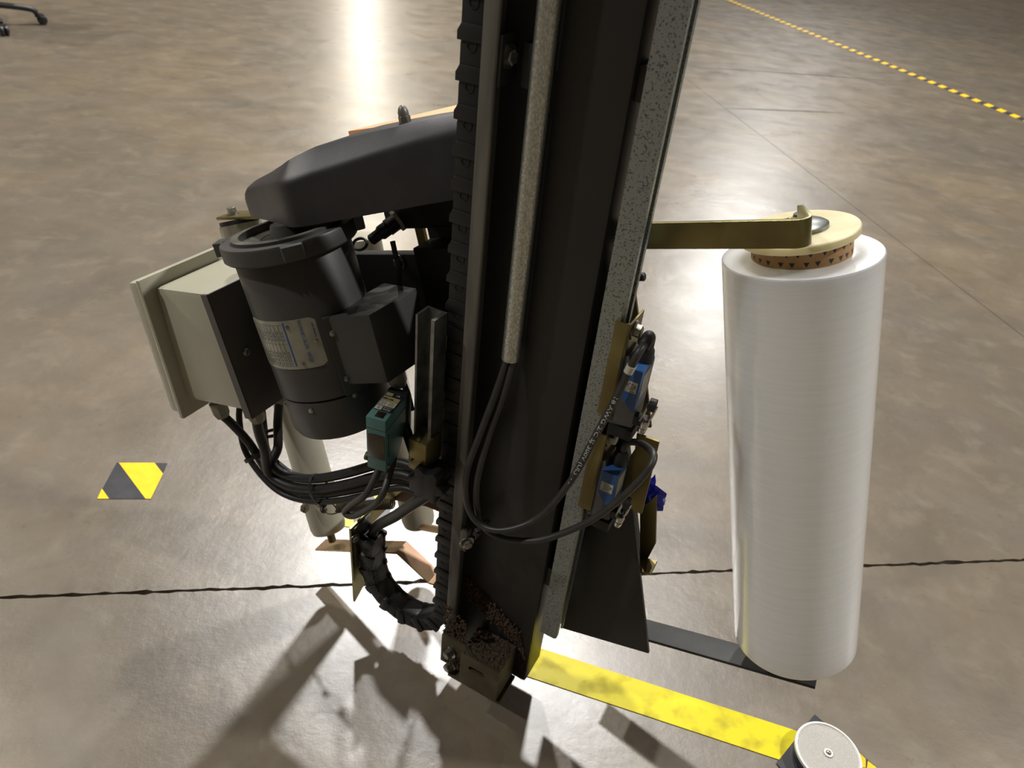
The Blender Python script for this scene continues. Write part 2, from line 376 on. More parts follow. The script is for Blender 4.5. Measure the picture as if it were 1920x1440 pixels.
lint_region(60, lambda a, b: (-.296+.03*a, .511, .06+.03*b))
part('lint', lb, 'lint', mast, 'brown lint caked round the foot', kind='stuff')
# ------------------------------------------------------------------ energy chain
CHX, CHR, CHY = -.3145, .064, .530
chain = thing('cable_chain', 'black plastic cable chain hanging beside the mast with a loop below', 'cable chain', FM, (CHX, CHY+.016, .06))
def link_mesh():
    b = MB(); R = .0108
    arc = [(R*math.cos(t), .024+R*math.sin(t)) for t in [math.pi*i/10 for i in range(11)]]
    pa = arc + [(-R, .009), (-R-.0028, .003), (-R-.0028, -.004), (R+.0022, -.004), (R+.0022, .003), (R, .009)]
    for y0, y1 in ((0, .0042), (.0278, .032)): b.prism(pa, 'y', y0, y1, .0005)
    for y0, y1 in ((.0042, .0062), (.0258, .0278)): b.prism([(R-.001, -.008), (R-.001, .01), (-R+.001, .01), (-R+.001, -.008)], 'y', y0, y1)
    for s in (1, -1): b.box(*(sorted((s*(R-.0005), s*(R-.003)))), .0042, .0278, -.003, .0275, .0006)
    b.prism([(-R-.0026, -.0038), (R+.002, -.0038), (R+.002, .003), (R-.001, .009), (-R+.001, .009), (-R-.0026, .003)], 'y', -.0016, .0002, .0004)
    b.lathe([(.0046, 0), (.0046, .0006), (.0036, .0006), (.0036, 0)], (0, -.00005, .024), (0, -1, 0), 20)
    return b.mesh('chain_link')
cz = .137; cxn = CHX-CHR
def cpath(s):
    L1 = .060; L2 = math.pi*CHR
    if s < L1: return V((CHX-2*CHR, 0, cz+L1-s))
    if s < L1+L2:
        a = (s-L1)/CHR; return V((cxn-CHR*math.cos(a), 0, cz-CHR*math.sin(a)))
    return V((CHX, 0, cz+s-L1-L2))
lm = link_mesh(); lm.materials.append(MAT['chain_plastic'])
i = 0; s = 0.0
while True:
    a, b = cpath(s), cpath(s+.0309)
    if a.z > 1.5: break
    t = (b-a).normalized(); xx = V((t.z, 0, -t.x))
    o = bpy.data.objects.new('chain_link', lm); COL.objects.link(o); o.parent = chain
    m = Matrix((xx, V((0, 1, 0)), t)).transposed().to_4x4(); m.translation = V((a.x, CHY, a.z))-ORG[chain.name]; o.matrix_local = m
    s += .0309
# bracket that holds the free end of the chain
xb = -.4580
cbk = thing('chain_bracket', 'gold zinc bracket plate holding the free end of the cable chain', 'bracket', FM, (xb, .54, .06))
part('plate', MB().prism([(.519, .068), (.519, .226), (.640, .226), (.640, .196), (.566, .196), (.566, .10)], 'x', xb-.003, xb), 'gold_zinc', cbk)
part('inner_plate', MB().prism([(.525, .14), (.525, .222), (.560, .222), (.560, .14)], 'x', xb, xb+.002), 'zinc_plate', cbk)
part('bolt', MB().bolt((xb+.0025, .5235, .205), (1, -.3, 0), .005, .004), 'bolt_steel', cbk)
part('bolt', MB().bolt((xb+.014, .5275, .178), (.2, -1, 0), .0035, .003, False), 'bolt_steel', cbk)
# ------------------------------------------------------------------ film carriage (leans 17 degrees)
car = thing('film_carriage', 'film carriage frame with black belt cover, gold spindle bar and guide rollers on the mast', 'carriage', FC, (-.15, .64, .16))
# belt cover, lofted along x
SL = [(-.420, .560, .578, .792, .795), (-.416, .556, .592, .799, .804), (-.404, .551, .602, .805, .813), (-.37, .541, .609, .811, .820), (-.335, .527, .612, .815, .827),
      (-.305, .514, .614, .819, .834), (-.292, .5095, .615, .821, .838), (-.282, .509, .616, .822, .841), (-.265, .517, .618, .825, .846), (-.235, .536, .622, .829, .850),
      (-.20, .557, .628, .834, .852), (-.165, .578, .636, .838, .853), (-.13, .598, .645, .840, .853), (-.06, .638, .668, .841, .853), (-.05, .646, .670, .841, .853)]
cv = MB(); rows = []
def cover_top(x):
    for a, b in zip(SL, SL[1:]):
        if a[0] <= x <= b[0]:
            t = (x-a[0])/(b[0]-a[0]); return [a[i]+(b[i]-a[i])*t for i in range(5)]
NN = 46; vs = []
for i in range(NN):
    x = -.420+.37*(i/(NN-1)); _, y0, y1, zc_, zt = cover_top(min(max(x, -.42), -.05))
    x += .010*max(0, (-.32-x)/.1); w = min(.013, (y1-y0)*.25); zb = .775
    dip = .0035*math.exp(-((x+.31)/.03)**2)
    ring = [(y0, zb), (y0, zc_-.006), (y0+.002, zc_), (y0+.006, zc_+.003), (y0+w+.006, zt-.001), (y0+w+.008+(y1-y0)*.08, zt), (y0+(y1-y0)*.72, zt-dip), (y1-(y1-y0)*.06, zt), (y1, zt-.004), (y1, zb)]
    vs += [(x, y, z) for y, z in ring]
K = 10; fs = []
for i in range(NN-1):
    for k in range(K): fs.append((i*K+k, i*K+(k+1) % K, (i+1)*K+(k+1) % K, (i+1)*K+k))
fs += [tuple(range(K)), tuple((NN-1)*K+k for k in range(K))]
cv.add(vs, fs); part('belt_cover', cv, 'cover_black', car, 'black moulded belt cover')
p = ac(757, 226, .60)
nb = MB(); nc = V((p.x, .602, .849)); nb.lathe([(0, 0), (.0095, 0), (.0095, .002), (0, .002)], nc, (0, 0, 1), 24)
nb.lathe([(.0, .002), (.0062, .002), (.0062, .009), (.0055, .0095)], nc, (0, 0, 1), 6); nb.lathe([(.0055, .009), (.0055, .013), (.004, .0175), (.002, .0195), (0, .02)], nc, (0, 0, 1), 20)
part('cap_nut', nb, 'flange_metal', car, 'domed cap nut on the cover')
part('orange_lid', MB().prism([(-.280, .6160), (-.212, .732), (-.12, .82), (-.04, .82), (-.04, .672), (-.06, .669), (-.13, .646), (-.20, .629)], 'z', .80, .8485, .0015), 'orange', car, 'orange painted top panel')
# frame behind the chain
fr = MB(); fr.box(-.28, -.06, .640, .665, .731, .778, .001); fr.box(-.222, -.06, .640, .665, .585, .735, .001)
fr.box(-.40, -.06, .632, .648, .590, .7025, .001)
fr.box(-.22, .0, .604, .64, .30, .72, .002)
part('frame', fr, 'black_satin', car, 'black carriage frame')
part('frame_strut', MB().box(-.252, -.240, .655, .66, .69, .74), 'gold_zinc', car)
p = ac(748, 492, .63); part('hex_bolt', MB().bolt((p.x, .632, p.z), (-.2, -1, 0), .006, .006), 'bolt_steel', car)
# side plate and gold brackets right of the mast
q = ac(1216, 1226, .60); xr, zb = q.x, q.z
part('side_plate', MB().prism([(-.115, zb), (xr, zb), (xr+.001, .52), (xr-.045, .52), (-.05, .45)], 'y', .6004, .605, .0004), 'black_paint', car, 'black wedge shaped side plate')
def poly_c(pts, Y): return [(ac(*p, Y).x, ac(*p, Y).z) for p in pts]
part('upper_bracket', MB().prism(poly_c([(1174, 415), (1192, 545), (1212, 700), (1222, 800), (1100, 800), (1130, 415)], .606), 'y', .604, .607), 'gold_zinc', car)
tabp = poly_c([(1195, 812), (1237, 827), (1204, 962), (1190, 957), (1180, 940)], .592)
part('guard_tab', MB().prism(tabp, 'y', .590, .593), 'gold_zinc', car)
part('guard_web', MB().prism(poly_c([(1165, 880), (1204, 822), (1190, 957), (1160, 940)], .594), 'y', .5935, .596), 'gold_zinc', car)
lb2 = MB(); l0 = poly_c([(1200, 955), (1231, 930), (1229, 1020), (1207, 1062), (1200, 1062)], .63)
lb2.prism(l0, 'y', .63, .633); zz = ac(1207, 1062, .63).z; lb2.box(l0[0][0]-.02, l0[2][0], .606, .630, zz+.012, zz+.015)
part('lower_bracket', lb2, 'gold_zinc', car)
p = ac(1204, 519, .60); tb = MB(); tb.tube([(p.x-.012, .60, p.z), (p.x-.002, .60, p.z)], .0022, 10); tb.lathe([(0, 0), (.0042, 0), (.0042, .005), (.003, .006), (0, .006)], (p.x-.003, .60, p.z), (1, 0, 0), 16)
part('grip_pin', tb, 'black_satin', car)
# spindle bars
yb = .6030; za, zb2 = ac(1505, 411, yb).z, ac(1505, 465, yb).z
xe = ac(1512, 440, yb).x
T = .005; R = .010; BA = [math.radians(112)*i/10 for i in range(11)]; LG = .030
path = [(-.02, yb)] + [(xe-R+R*math.sin(t), yb+R-R*math.cos(t)) for t in [math.pi/2*i/8 for i in range(9)]] + [(xe, yb+.060)]
outer = [(-.02, yb-T/2)] + [(xe-R+(R+T/2)*math.sin(t), yb+R-(R+T/2)*math.cos(t)) for t in BA] + [(xe-R+(R+T/2)*math.sin(BA[-1])-LG*math.sin(BA[-1]-math.pi/2), yb+R-(R+T/2)*math.cos(BA[-1])+LG*math.cos(BA[-1]-math.pi/2))]
inner = [(-.02, yb+T/2)] + [(xe-R+(R-T/2)*math.sin(t), yb+R-(R-T/2)*math.cos(t)) for t in BA] + [(xe-R+(R-T/2)*math.sin(BA[-1])-LG*math.sin(BA[-1]-math.pi/2), yb+R-(R-T/2)*math.cos(BA[-1])+LG*math.cos(BA[-1]-math.pi/2))]
part('spindle_bar', MB().prism(outer+inner[::-1], 'z', zb2, za, .0005), 'gold_zinc', car, 'gold zinc bar bent over the film roll')
AX, AY, RB, RT = .1748, .680, .190, .688     # roll axis x and y, bottom and top along the carriage axis
zbar = .140
for Y in (.648, .682): pass
yf = .650; yk = .684
part('base_bar', MB().box(-.06, .205, yf, yk, zbar-.005, zbar, .0006), 'black_matt', car, 'flat black bar under the film roll')
hb = MB(); hb.lathe([(.0, 0), (.03, 0), (.03, .012), (.018, .016), (.018, RB-zbar-.004), (.03, RB-zbar-.004), (.03, RB-zbar), (0, RB-zbar)], (AX, AY, zbar), (0, 0, 1), 32)
part('spindle_hub', hb, 'black_satin', car)
sb = MB(); sb.lathe([(.0, 0), (.0235, 0), (.0235, .004), (.021, .0055), (.009, .007), (.007, .014), (0, .014)], (AX, AY, RT+.024), (0, 0, 1), 36)
part('spindle_washer', sb, 'zinc_plate', car)
wb = MB(); wb.lathe([(.011, -.003), (.0085, .003), (.0045, .008), (.002, .013), (0, .014)], (AX-.004, AY-.008, RT+.028), (-.25, -.5, .6), 14); part('weld_bead', wb, 'gold_zinc', car)
part('spindle_pin', MB().tube([(xe-.006, yb+.03, za-.014), (AX, AY-.004, RT+.026)], .005, 12), 'gold_zinc', car)
# dancer rollers
def roller(t0, t1, r, m, name):
    a, b = V(t0), V(t1); d = b-a; L = d.length
    bb = MB(); bb.lathe([(0, 0), (r*.55, 0), (r*.93, .003), (r, .008), (r, L-.012), (r*.93, L-.004), (r*.6, L), (0, L)], a, d, 40)
    return part(name, bb, m, car), d.normalized(), L
c0 = ac(452, 425, .655); c1 = ac(618, 996, .580)
r1, d1, L1 = roller(c0, c1, .0275, 'roller_grey', 'guide_roller')
part('roller_collar', MB().lathe([(.0285, .0), (.0285, .026), (.027, .028)], c0-d1*.004, d1, 40), 'roller_steel', r1)
part('roller_band', MB().lathe([(.0, 0), (.0268, 0), (.0268, .006), (0, .006)], c0-d1*.010, d1, 40), 'black_satin', r1)
part('axle', MB().lathe([(.006, 0), (.006, .018), (0, .018)], c1, d1, 16), 'foot_steel', r1)
tp = c0-d1*.014
part('roller_arm', MB().box(tp.x-.026, tp.x+.10, tp.y-.016, tp.y+.016, tp.z, tp.z+.004, .0008), 'gold_zinc', car)
part('hex_bolt', MB().bolt((tp.x-.006, tp.y-.002, tp.z+.004), (0, 0, 1), .006, .009), 'bolt_steel', car)
c2 = ac(676, 440, .70); c3 = ac(786, 982, .68)
r2, d2, L2 = roller(c2, c3, .0265, 'roller_grey', 'guide_roller')
part('lower_arm', MB().tube([c3+V((.0, -.01, .004)), c3+V((.09, -.03, .03))], .006, 10), 'gold_pink', car)
# bent lower arm of the dancer
ya = .584
pp = [ac(x, y, ya) for x, y in ((600, 1021), (690, 1024), (752, 1026), (812, 1082), (850, 1092))]
ab = MB(); vs = []
for q in pp:
    for dy, dz in ((-.012, 0), (.014, 0), (.014, -.003), (-.012, -.003)): vs.append((q.x, q.y+dy, q.z+dz))
fs = [(i*4+k, i*4+(k+1) % 4, (i+1)*4+(k+1) % 4, (i+1)*4+k) for i in range(len(pp)-1) for k in range(4)] + [(0, 1, 2, 3), (16, 17, 18, 19)]
ab.add(vs, fs); part('dancer_arm', ab, 'gold_pink', car, 'bent gold zinc dancer arm')
# red brown link plate
rp = poly_c([(735, 935), (790, 895), (850, 902), (850, 968), (800, 948)], .62)
part('link_plate', MB().prism(rp, 'y', .618, .621), 'red_brown', car)
# spring with hook eyes
a, b = ac(634, 952, .548), ac(736, 944, .556); N = 30; sv = []
d, u, w = ortho(b-a); Ls = (b-a).length
for i in range(N*10+1):
    t = i/(N*10); sv.append(a+d*Ls*t+(u*math.cos(2*math.pi*N*t)+w*math.sin(2*math.pi*N*t))*.0068)
sp_ = MB(); sp_.tube(sv, .00125, 5)
ey = [ac(x, y, .545) for x, y in ((636, 960), (620, 964), (606, 956), (610, 944), (622, 944), (630, 952))]
sp_.tube(spline(ey, 5), .0011, 6)
part('spring', sp_, 'foot_steel', car, 'coil tension spring')
eb = MB(); e = ac(607, 956, .545); eb.tube(spline([e+V((0, .0, 0)), e+V((-.01, .004, .0)), e+V((-.03, .01, .0))], 4), .002, 8)
eb.lathe([(.005, -.002), (.005, .002), (.002, .002), (.002, -.002), (.005, -.002)], e, (.2, -1, .2), 16); eb.lathe([(0, 0), (.008, 0), (.008, .004), (0, .004)], ac(570, 952, .55), (1, 0, 0), 6)
part('spring_eye', eb, 'foot_steel', car)
# ------------------------------------------------------------------ film roll
roll = thing('film_roll', 'tall roll of clear white stretch film on the spindle', 'film roll', FC, (AX, AY, RB))
RR = .0715
fb = MB(); fb.lathe([(.046, 0), (RR-.0012, 0), (RR, .001), (RR, RT-RB-.001), (RR-.0012, RT-RB)], (AX, AY, RB), (0, 0, 1), 128)
fi = part('film', fb, 'film', roll, 'glossy white wound film')
part('film_end', MB().lathe([(RR-.0012, 0), (RR-.012, .0004), (RR-.02, 0), (RR-.024, -.0004), (.044, 0)], (AX, AY, RT), (0, 0, 1), 128), 'film_end', roll)
RCo = .0445
part('core', MB().lathe([(.038, -.1), (.038, .0185), (RCo, .0185), (RCo, -.01)], (AX, AY, RT), (0, 0, 1), 64), 'cardboard', roll, 'brown cardboard core')
tr = MB(); rnd = random.Random(11)
for row in range(2):
    for k in range(26):
        a = 2*math.pi*(k+.5*row+rnd.uniform(-.12, .12))/26; h = .0135-.009*row; w_, hh = .0026, .0042
        f = lambda du, dv: V((AX+(RCo+.0002)*math.cos(a+du/RCo), AY+(RCo+.0002)*math.sin(a+du/RCo), RT+h+dv))
        lo = max(-hh*.6, .0004-h)
        tr.add([f(-w_, hh*.4), f(w_, hh*.4), f(.0003+w_*(1-(hh*.4-lo)/hh), lo), f(-.0003, lo)], [(0, 1, 2, 3)])
part('core_print', tr, 'print_black', roll, 'black printed triangles')
part('end_disc', MB().lathe([(0, 0), (.0525, 0), (.0535, .001), (.0535, .0068), (.0525, .0078), (0, .0078)], (AX-.003, AY, RT+.0165), V((-.03, -.02, 1)), 72), 'hdpe', roll, 'cream plastic end disc')
# ------------------------------------------------------------------ electric motor
mc = V((-.317, .525, 0)); MR = .063; zb0, zt0 = .535, .768
mot = thing('electric_motor', 'dark grey round electric motor with silver nameplate hanging under the belt cover', 'motor', FC, (mc.x, mc.y, zb0))
def cyl(prof, n=64): return MB().lathe(prof, (mc.x, mc.y, 0), (0, 0, 1), n)
part('motor_body', cyl([(MR, zb0+.056), (MR, zt0-.018), (MR-.003, zt0-.014)]), 'motor_grey', mot)
part('end_cap', cyl([(0, zb0), (MR-.012, zb0), (MR-.004, zb0+.004), (MR-.0005, zb0+.012), (MR-.0005, zb0+.053), (MR-.004, zb0+.0545), (MR-.004, zb0+.058)]), 'motor_grey', mot)
fz = zt0-.018
fl_ = cyl([(MR-.006, fz), (MR+.007, fz), (MR+.009, fz+.002), (MR+.009, fz+.016), (MR+.008, fz+.018), (MR-.004, fz+.018), (MR-.004, fz+.021), (MR-.012, fz+.021), (MR-.012, fz+.013), (.02, fz+.013), (.016, fz+.026), (0, fz+.026)], 72)
flo = part('mounting_flange', fl_, 'motor_grey', mot)
for a in (-42, 42, 138, 208):
    t = math.radians(a); d = V((math.cos(t), math.sin(t), 0)); w = V((-d.y, d.x, 0)); lugm = MB(); c = mc+d*(MR+.004)
    pts = [c-w*.012, c+w*.012, c+d*.014+w*.010, c+d*.014-w*.010]
    lugm.prism([(p.x, p.y) for p in pts], 'z', fz+.003, fz+.018, .001); part('lug', lugm, 'motor_grey', flo)
part('flange_ring', cyl([(MR-.004, fz+.0212), (MR-.012, fz+.0214), (MR-.0121, fz+.0135), (.03, fz+.0135)]), 'flange_metal', flo)
for a in (-120, -75): 
    t = math.radians(a); d = V((math.cos(t), math.sin(t), 0)); part('screw', MB().screw(mc+d*(MR-.0006)+V((0, 0, zb0+.045)), d, .003), 'bolt_steel', mot)
# nameplate wrapped on the body
a0, a1 = math.radians(-126), math.radians(-42)
zn1, zn0 = ac(598, 603, .47).z, ac(618, 694, .47).z
def onm(u, v, r=MR+.0006): return V((mc.x+r*math.cos(u), mc.y+r*math.sin(u), v))
npb = MB(); nu = 20; cut = .004
vs = []; fs = []
for i in range(nu+1):
    u = a0+(a1-a0)*i/nu; e = min(i, nu-i); k = cut*max(0, 1-e/1.2)
    vs += [onm(u, zn0+k), onm(u, zn1-k), onm(u, zn0+k, MR-.001), onm(u, zn1-k, MR-.001)]
for i in range(nu):
    b = i*4; fs += [(b, b+4, b+5, b+1), (b+1, b+5, b+7, b+3), (b, b+2, b+6, b+4)]
fs += [(0, 1, 3, 2), (nu*4, nu*4+2, nu*4+3, nu*4+1)]
npb.add(vs, fs); plate = part('nameplate', npb, 'nameplate', mot, 'silver riveted nameplate')
def tfn(ang, z_): return lambda u, v: onm(math.radians(ang)-v/MR, z_+u, MR+.0009)
tx = MB(); H_ = zn1-zn0
put_text(tx, 'LEESON', .0062, tfn(-55, zn0+.006), H_*.22); part('print', tx, 'print_blue', plate)
tx = MB(); put_text(tx, 'ELECTRIC CORPORATION', .0056, tfn(-55, zn0+.010+H_*.22), H_*.58)
dashes(tx, tfn(-45, zn0+H_*.6), H_*.3, .0014, 6, 1)
for j in range(40): 
    for a_ in (-74.0,):
        rect(tx, lambda u, v: onm(math.radians(a_)+v, zn0+.004+u, MR+.0009), H_*.9*j/40, H_*.9*(j+1)/40, 0, math.radians(1.3))
part('print', tx, 'print_blue', plate)
tx = MB()
for a_ in range(-120, -77, 5):
    rect(tx, lambda u, v: onm(math.radians(a_)+v, zn0+u, MR+.0009), .004, H_*.92, 0, math.radians(.5))
    dashes(tx, tfn(a_+3.2, zn0+.006), .016, .0015, 4, a_); dashes(tx, tfn(a_+3.2, zn0+.034), .012, .0015, 3, a_+7)
for z_ in (zn0+.004, zn0+.030, zn0+H_*.92):
    for j in range(10): rect(tx, lambda u, v: onm(math.radians(-120)+u, z_+v, MR+.0009), math.radians(45)*j/10, math.radians(45)*(j+1)/10, 0, .0004)
part('print', tx, 'print_grey', plate)
for a_, z_ in ((-47, zn0+H_*.52), (-66, zn0+.006), (-70, zn1-.007)):
    t = math.radians(a_); part('rivet', MB().screw(onm(t, z_, MR+.0006), (math.cos(t), math.sin(t), 0), .0022), 'bolt_steel', plate)
# terminal box on the motor
tz1 = .684; tz0 = ac(704, 712, .507).z
sd = MB(); vs = []; fs = []
for i in range(9):
    u = math.radians(-36+26*i/8); vs += [onm(u, tz0-.012, MR+.0055), onm(u, tz1, MR+.0055), onm(u, tz0-.012, MR-.002), onm(u, tz1, MR-.002)]
for i in range(8): b = i*4; fs += [(b, b+4, b+5, b+1), (b+1, b+5, b+7, b+3), (b, b+2, b+6, b+4)]
sd.add(vs, fs+[(0, 1, 3, 2), (32, 34, 35, 33)]); part('saddle', sd, 'motor_grey', mot)
for z_ in (tz1-.018, tz0+.008, tz0-.016):
    t = math.radians(-31 if z_ > tz0 else -27); part('screw', MB().screw(onm(t, z_, MR+(.0055 if z_ > tz0 else .0005)), (math.cos(t), math.sin(t), 0), .0036), 'bolt_steel', mot)
tbx = MB(); tbx.prism([(-.266, .488), (-.212, .502), (-.205, .578), (-.262, .59)], 'z', tz0, tz1, .003)
tbo = part('terminal_box', tbx, 'motor_grey', mot, 'dark grey terminal box')
gp = V((-.222, .528, tz0)); part('cable_gland', MB().lathe([(0, -.018), (.008, -.018), (.0105, -.012), (.0105, 0), (0, 0)], gp, (0, 0, 1), 8), 'gland_grey', tbo)
# ------------------------------------------------------------------ control box
bx = thing('control_box', 'beige grey plastic control box with a deep lid left of the motor', 'control box', FC, (-.46, .53, .56))
A_, B_, C_, D_ = (-.4926, .7226), (-.5255, .5693), (-.4072, .5651), (-.4007, .7171)
part('box_body', MB().prism([A_, B_, C_, D_], 'y', .462, .572, .008), 'box_grey', bx)
lid = MB(); lid.prism([(-.5245, .7318), (-.5525, .5539), (-.5295, .5520), (-.4990, .7325)], 'y', .452, .582, .006)
lo = part('lid', lid, 'box_grey', bx, 'rounded box lid')
rm = MB(); rm.prism([(-.4985, .7365), (-.5305, .5488), (-.5225, .5478), (-.4915, .7365)], 'y', .447, .587, .003); part('lid_rim', rm, 'box_grey', lo)
p = ac(345, 520, .515); part('screw', MB().lathe([(0, 0), (.006, 0), (.006, .001), (.004, .003), (0, .003)], (p.x-.002, .515, .7205), (0, 0, 1), 6), 'bolt_steel', bx)
bk = MB(); bk.prism([(-.4035, .7185), (-.4100, .5600), (-.3985, .5600), (-.3935, .7185)], 'y', .456, .459); bk.prism([(-.3955, .7185), (-.4010, .5600), (-.3980, .5600), (-.3925, .7185)], 'y', .458, .634, .0004)
part('mounting_plate', bk, 'bracket_grey', bx, 'dark grey mounting plate')
p = ac(437, 660, .475); part('screw', MB().screw((-.3945, .478, p.z), (1, 0, 0), .0048), 'bolt_steel', bx)
GL = [(ac(411, 764, .48), .0105), (ac(478, 772, .475), .0105), (ac(522, 738, .55), .0105)]
for gpt, r in GL: part('cable_gland', MB().lathe([(0, -.014), (r*.75, -.014), (r, -.008), (r, .008), (0, .008)], gpt, (0, 0, 1), 8), 'gland_grey', bx)
# ------------------------------------------------------------------ cables of the box
def cable(name, pts, r, m, label, fr=FC, fn=ac, k=8, n=12):
    P3 = [p if isinstance(p, Vector) else fn(*p) for p in pts]; c = spline(P3, k); b = MB(); b.tube(c, r, n)
    return solo(name, b, m, label, 'cable', fr, P3[0]), c
BUN = [ac(*p) for p in ((508, 884, .496), (545, 908, .497), (598, 914, .499), (655, 905, .503), (712, 890, .508), (752, 886, .511), (784, 896, .512))]
def strand(du, dw):
    out_ = []
    for i, p in enumerate(BUN):
        t = (BUN[min(i+1, len(BUN)-1)]-BUN[max(i-1, 0)]).normalized(); w = (V((0, 1, 0))-t*t.y).normalized(); u = w.cross(t)
        if u.z < 0: u = -u
        out_.append(p+u*du+w*dw)
    return out_
CB = [([(413, 775, .48), (437, 797, .484), (468, 832, .490)], .0058, (-.0115, .002), 'black cable from the outer gland of the control box'),
      ([(480, 780, .475), (486, 812, .476), (496, 842, .480)], .0064, (0, -.0032), 'thick black cable from the middle gland of the control box'),
      ([(525, 742, .55), (521, 790, .537), (521, 838, .515)], .0062, (.0126, .002), 'black cable from the rear gland of the control box'),
      ([(450, 752, .520), (449, 790, .510), (461, 848, .498)], .0042, (-.0197, -.004), 'thin black cable running lowest in the bundle'),
      ([(492, 765, .56), (496, 800, .552), (501, 842, .532)], .0042, (.007, .0118), 'thin black cable running deepest in the bundle')]
for pts, r, off_, lab in CB: cable('control_cable', pts+strand(*off_), r, 'rubber', lab)
def tie(name, c, d, r, fr, label, flat=1.0, head=(0, -1, 0)):
    d = V(d).normalized(); b = MB(); b.lathe([(r, -.0022), (r+.0011, -.0022), (r+.0011, .0022), (r, .0022), (r, -.0022)], c, d, 28)
    for v in b.v: v.y = c[1]+(v.y-c[1])*flat
    h = V(head).normalized(); p = V(c)+h*(r+.002); p.y = c[1]+(p.y-c[1])*flat; b.box(p.x-.0035, p.x+.0035, p.y-.0035, p.y+.0035, p.z-.003, p.z+.003, .0008)
    b.tube([p, p+V((.002, -.006, -.004))], .0012, 6)
    solo(name, b, 'rubber', label, 'cable tie', fr, c)
tie('cable_tie', ac(598, 917, .500), (1, 0, .05), .0216, FC, 'black cable tie round the horizontal cable bundle', .66, head=(.1, -.3, -1))
tie('cable_tie', ac(481, 852, .494), (.45, 0, -1), .0165, FC, 'black cable tie below the middle gland', head=(1, -.3, 0))
tie('cable_tie', ac(510, 812, .538), (.05, -.2, -1), .0135, FC, 'black cable tie below the rear gland', head=(1, -.2, 0))
# ------------------------------------------------------------------ round sensor plug with ring under the cover
pl = thing('plug_connector', 'black plug connector with hex nut and pull ring under the belt cover', 'connector', FC, ac(740, 420, .632))
p = ac(748, 412, .634); dd = V((-.55, -.75, -.35)).normalized()
part('hex_nut', MB().lathe([(0, 0), (.0135, 0), (.0135, .004), (0, .004)], p, dd, 6), 'gland_grey', pl)
part('plug_body', MB().lathe([(.0098, .004), (.0098, .016), (.0086, .017), (.0086, .026), (.0065, .029), (.0065, .040), (.004, .042), (0, .042)], p, dd, 20), 'black_satin', pl)
rc = p+dd*.046+V((-.008, -.003, 0)); rb = MB(); rp_ = [rc+V((math.cos(t)*.0105, math.sin(t)*.004, math.sin(t)*.0055)) for t in [2*math.pi*i/20 for i in range(21)]]
rb.tube(rp_, .0018, 8, False); part('pull_ring', rb, 'cable_grey', pl)
cable('plug_cable', [(736, 452, .60), (741, 475, .598), (748, 500, .596), (748, 535, .60)], .0030, 'cable_grey', 'thin grey cable hanging from the plug connector')
cable('motor_cable', [(752, 690, .545), (756, 715, .54), (765, 740, .535), (772, 770, .53)], .0035, 'rubber', 'short black cable behind the teal sensor')
# ------------------------------------------------------------------ teal photo sensor and its mount
Ys = .46; Pf = wat(722.5, 791, Ys); hS = Pf.z-wat(725, 886.8, Ys).z; TLp = fl(685.4, 780, Pf.z)
ex = (Pf-TLp); wS = ex.length; ex.normalize(); ey_ = V((-ex.y, ex.x, 0)); FS = frame(ex, ey_, UZ); FS.translation = Pf-UZ*hS-ex*wS
dS = .044
sen = thing('photo_sensor', 'teal block photo sensor with dark lens and printed top label', 'sensor', FS, (0, 0, 0))
part('sensor_body', MB().prism([(0, 0), (0, hS), (dS+.006, hS), (dS+.006, .03), (dS-.012, .002)], 'x', 0, wS, .0012), 'teal_plastic', sen)
part('rear_case', MB().prism([(dS+.006, .03), (dS+.006, hS+.001), (dS+.014, hS), (dS+.018, hS-.006), (dS+.018, .02), (dS+.002, .016)], 'x', -.0006, wS+.0006, .0012), 'black_satin', sen)
part('lens', MB().box(.0022, wS-.0012, -.0008, .001, .017, hS-.021, .0004), 'lens_dark', sen, 'dark glossy lens')
part('slot_shade', MB().box(wS-.0004, wS+.0003, .006, .0072, .018, hS-.022), 'black_satin', sen)  # flush black strip, paints the dark of a side groove
part('seam_shade', MB().box(-.0001, wS+.0002, -.0001, dS+.005, hS-.0145, hS-.0139), 'black_satin', sen)  # thin black band standing in for the shade inside the case joint
part('adjust_window', MB().box(wS*.36, wS*.78, .0035, .013, hS-.0004, hS+.0006, .0003), 'lens_dark', sen)
part('screw', MB().screw((wS, .006, .005), (1, 0, 0), .0026), 'bolt_steel', sen)
part('screw', MB().lathe([(0, 0), (.0048, 0), (.0048, .003), (0, .003)], (-.0005, .004, .012), (-1, 0, 0), 16), 'foot_steel', sen)
lf = planefn((.0012, .0145, hS+.0006), (1, 0, 0), (0, 1, 0)); lw, ll = wS-.0022, .034
l0 = MB(); rect(l0, lf, 0, lw, 0, ll); lab = part('top_label', l0, 'print_black', sen, 'printed label on top')
lf2 = planefn((.0012, .0145, hS+.0008), (1, 0, 0), (0, 1, 0)); l1 = MB()
rect(l1, lf2, .0006, lw*.40, .0006, .0072); rect(l1, lf2, .0006, lw-.0008, .0082, .0168); part('label_field', l1, 'label_white', lab)
l1 = MB(); rect(l1, lf2, .0006, lw-.0008, .0172, .0250); rect(l1, lf2, .0008, lw*.42, .0264, .0318); part('label_field', l1, 'label_tan', lab)
lf3 = planefn((.0012, .0145, hS+.0010), (1, 0, 0), (0, 1, 0)); l2 = MB()
put_text(l2, 'II', .0062, lambda u, v: lf3(.003+u, .0016+v)); dashes(l2, lambda u, v: lf3(.0012+u, .0196+v), lw*.6, .0022, 6, 2)
for j in range(3): dashes(l2, lambda u, v: lf3(.001+u, .0142-.0026*j+v), lw*.44, .0011, 4, j); dashes(l2, lambda u, v: lf3(lw*.56+u, .0142-.0026*j+v), lw*.34, .0011, 3, j+5)
part('print', l2, 'print_black', lab)
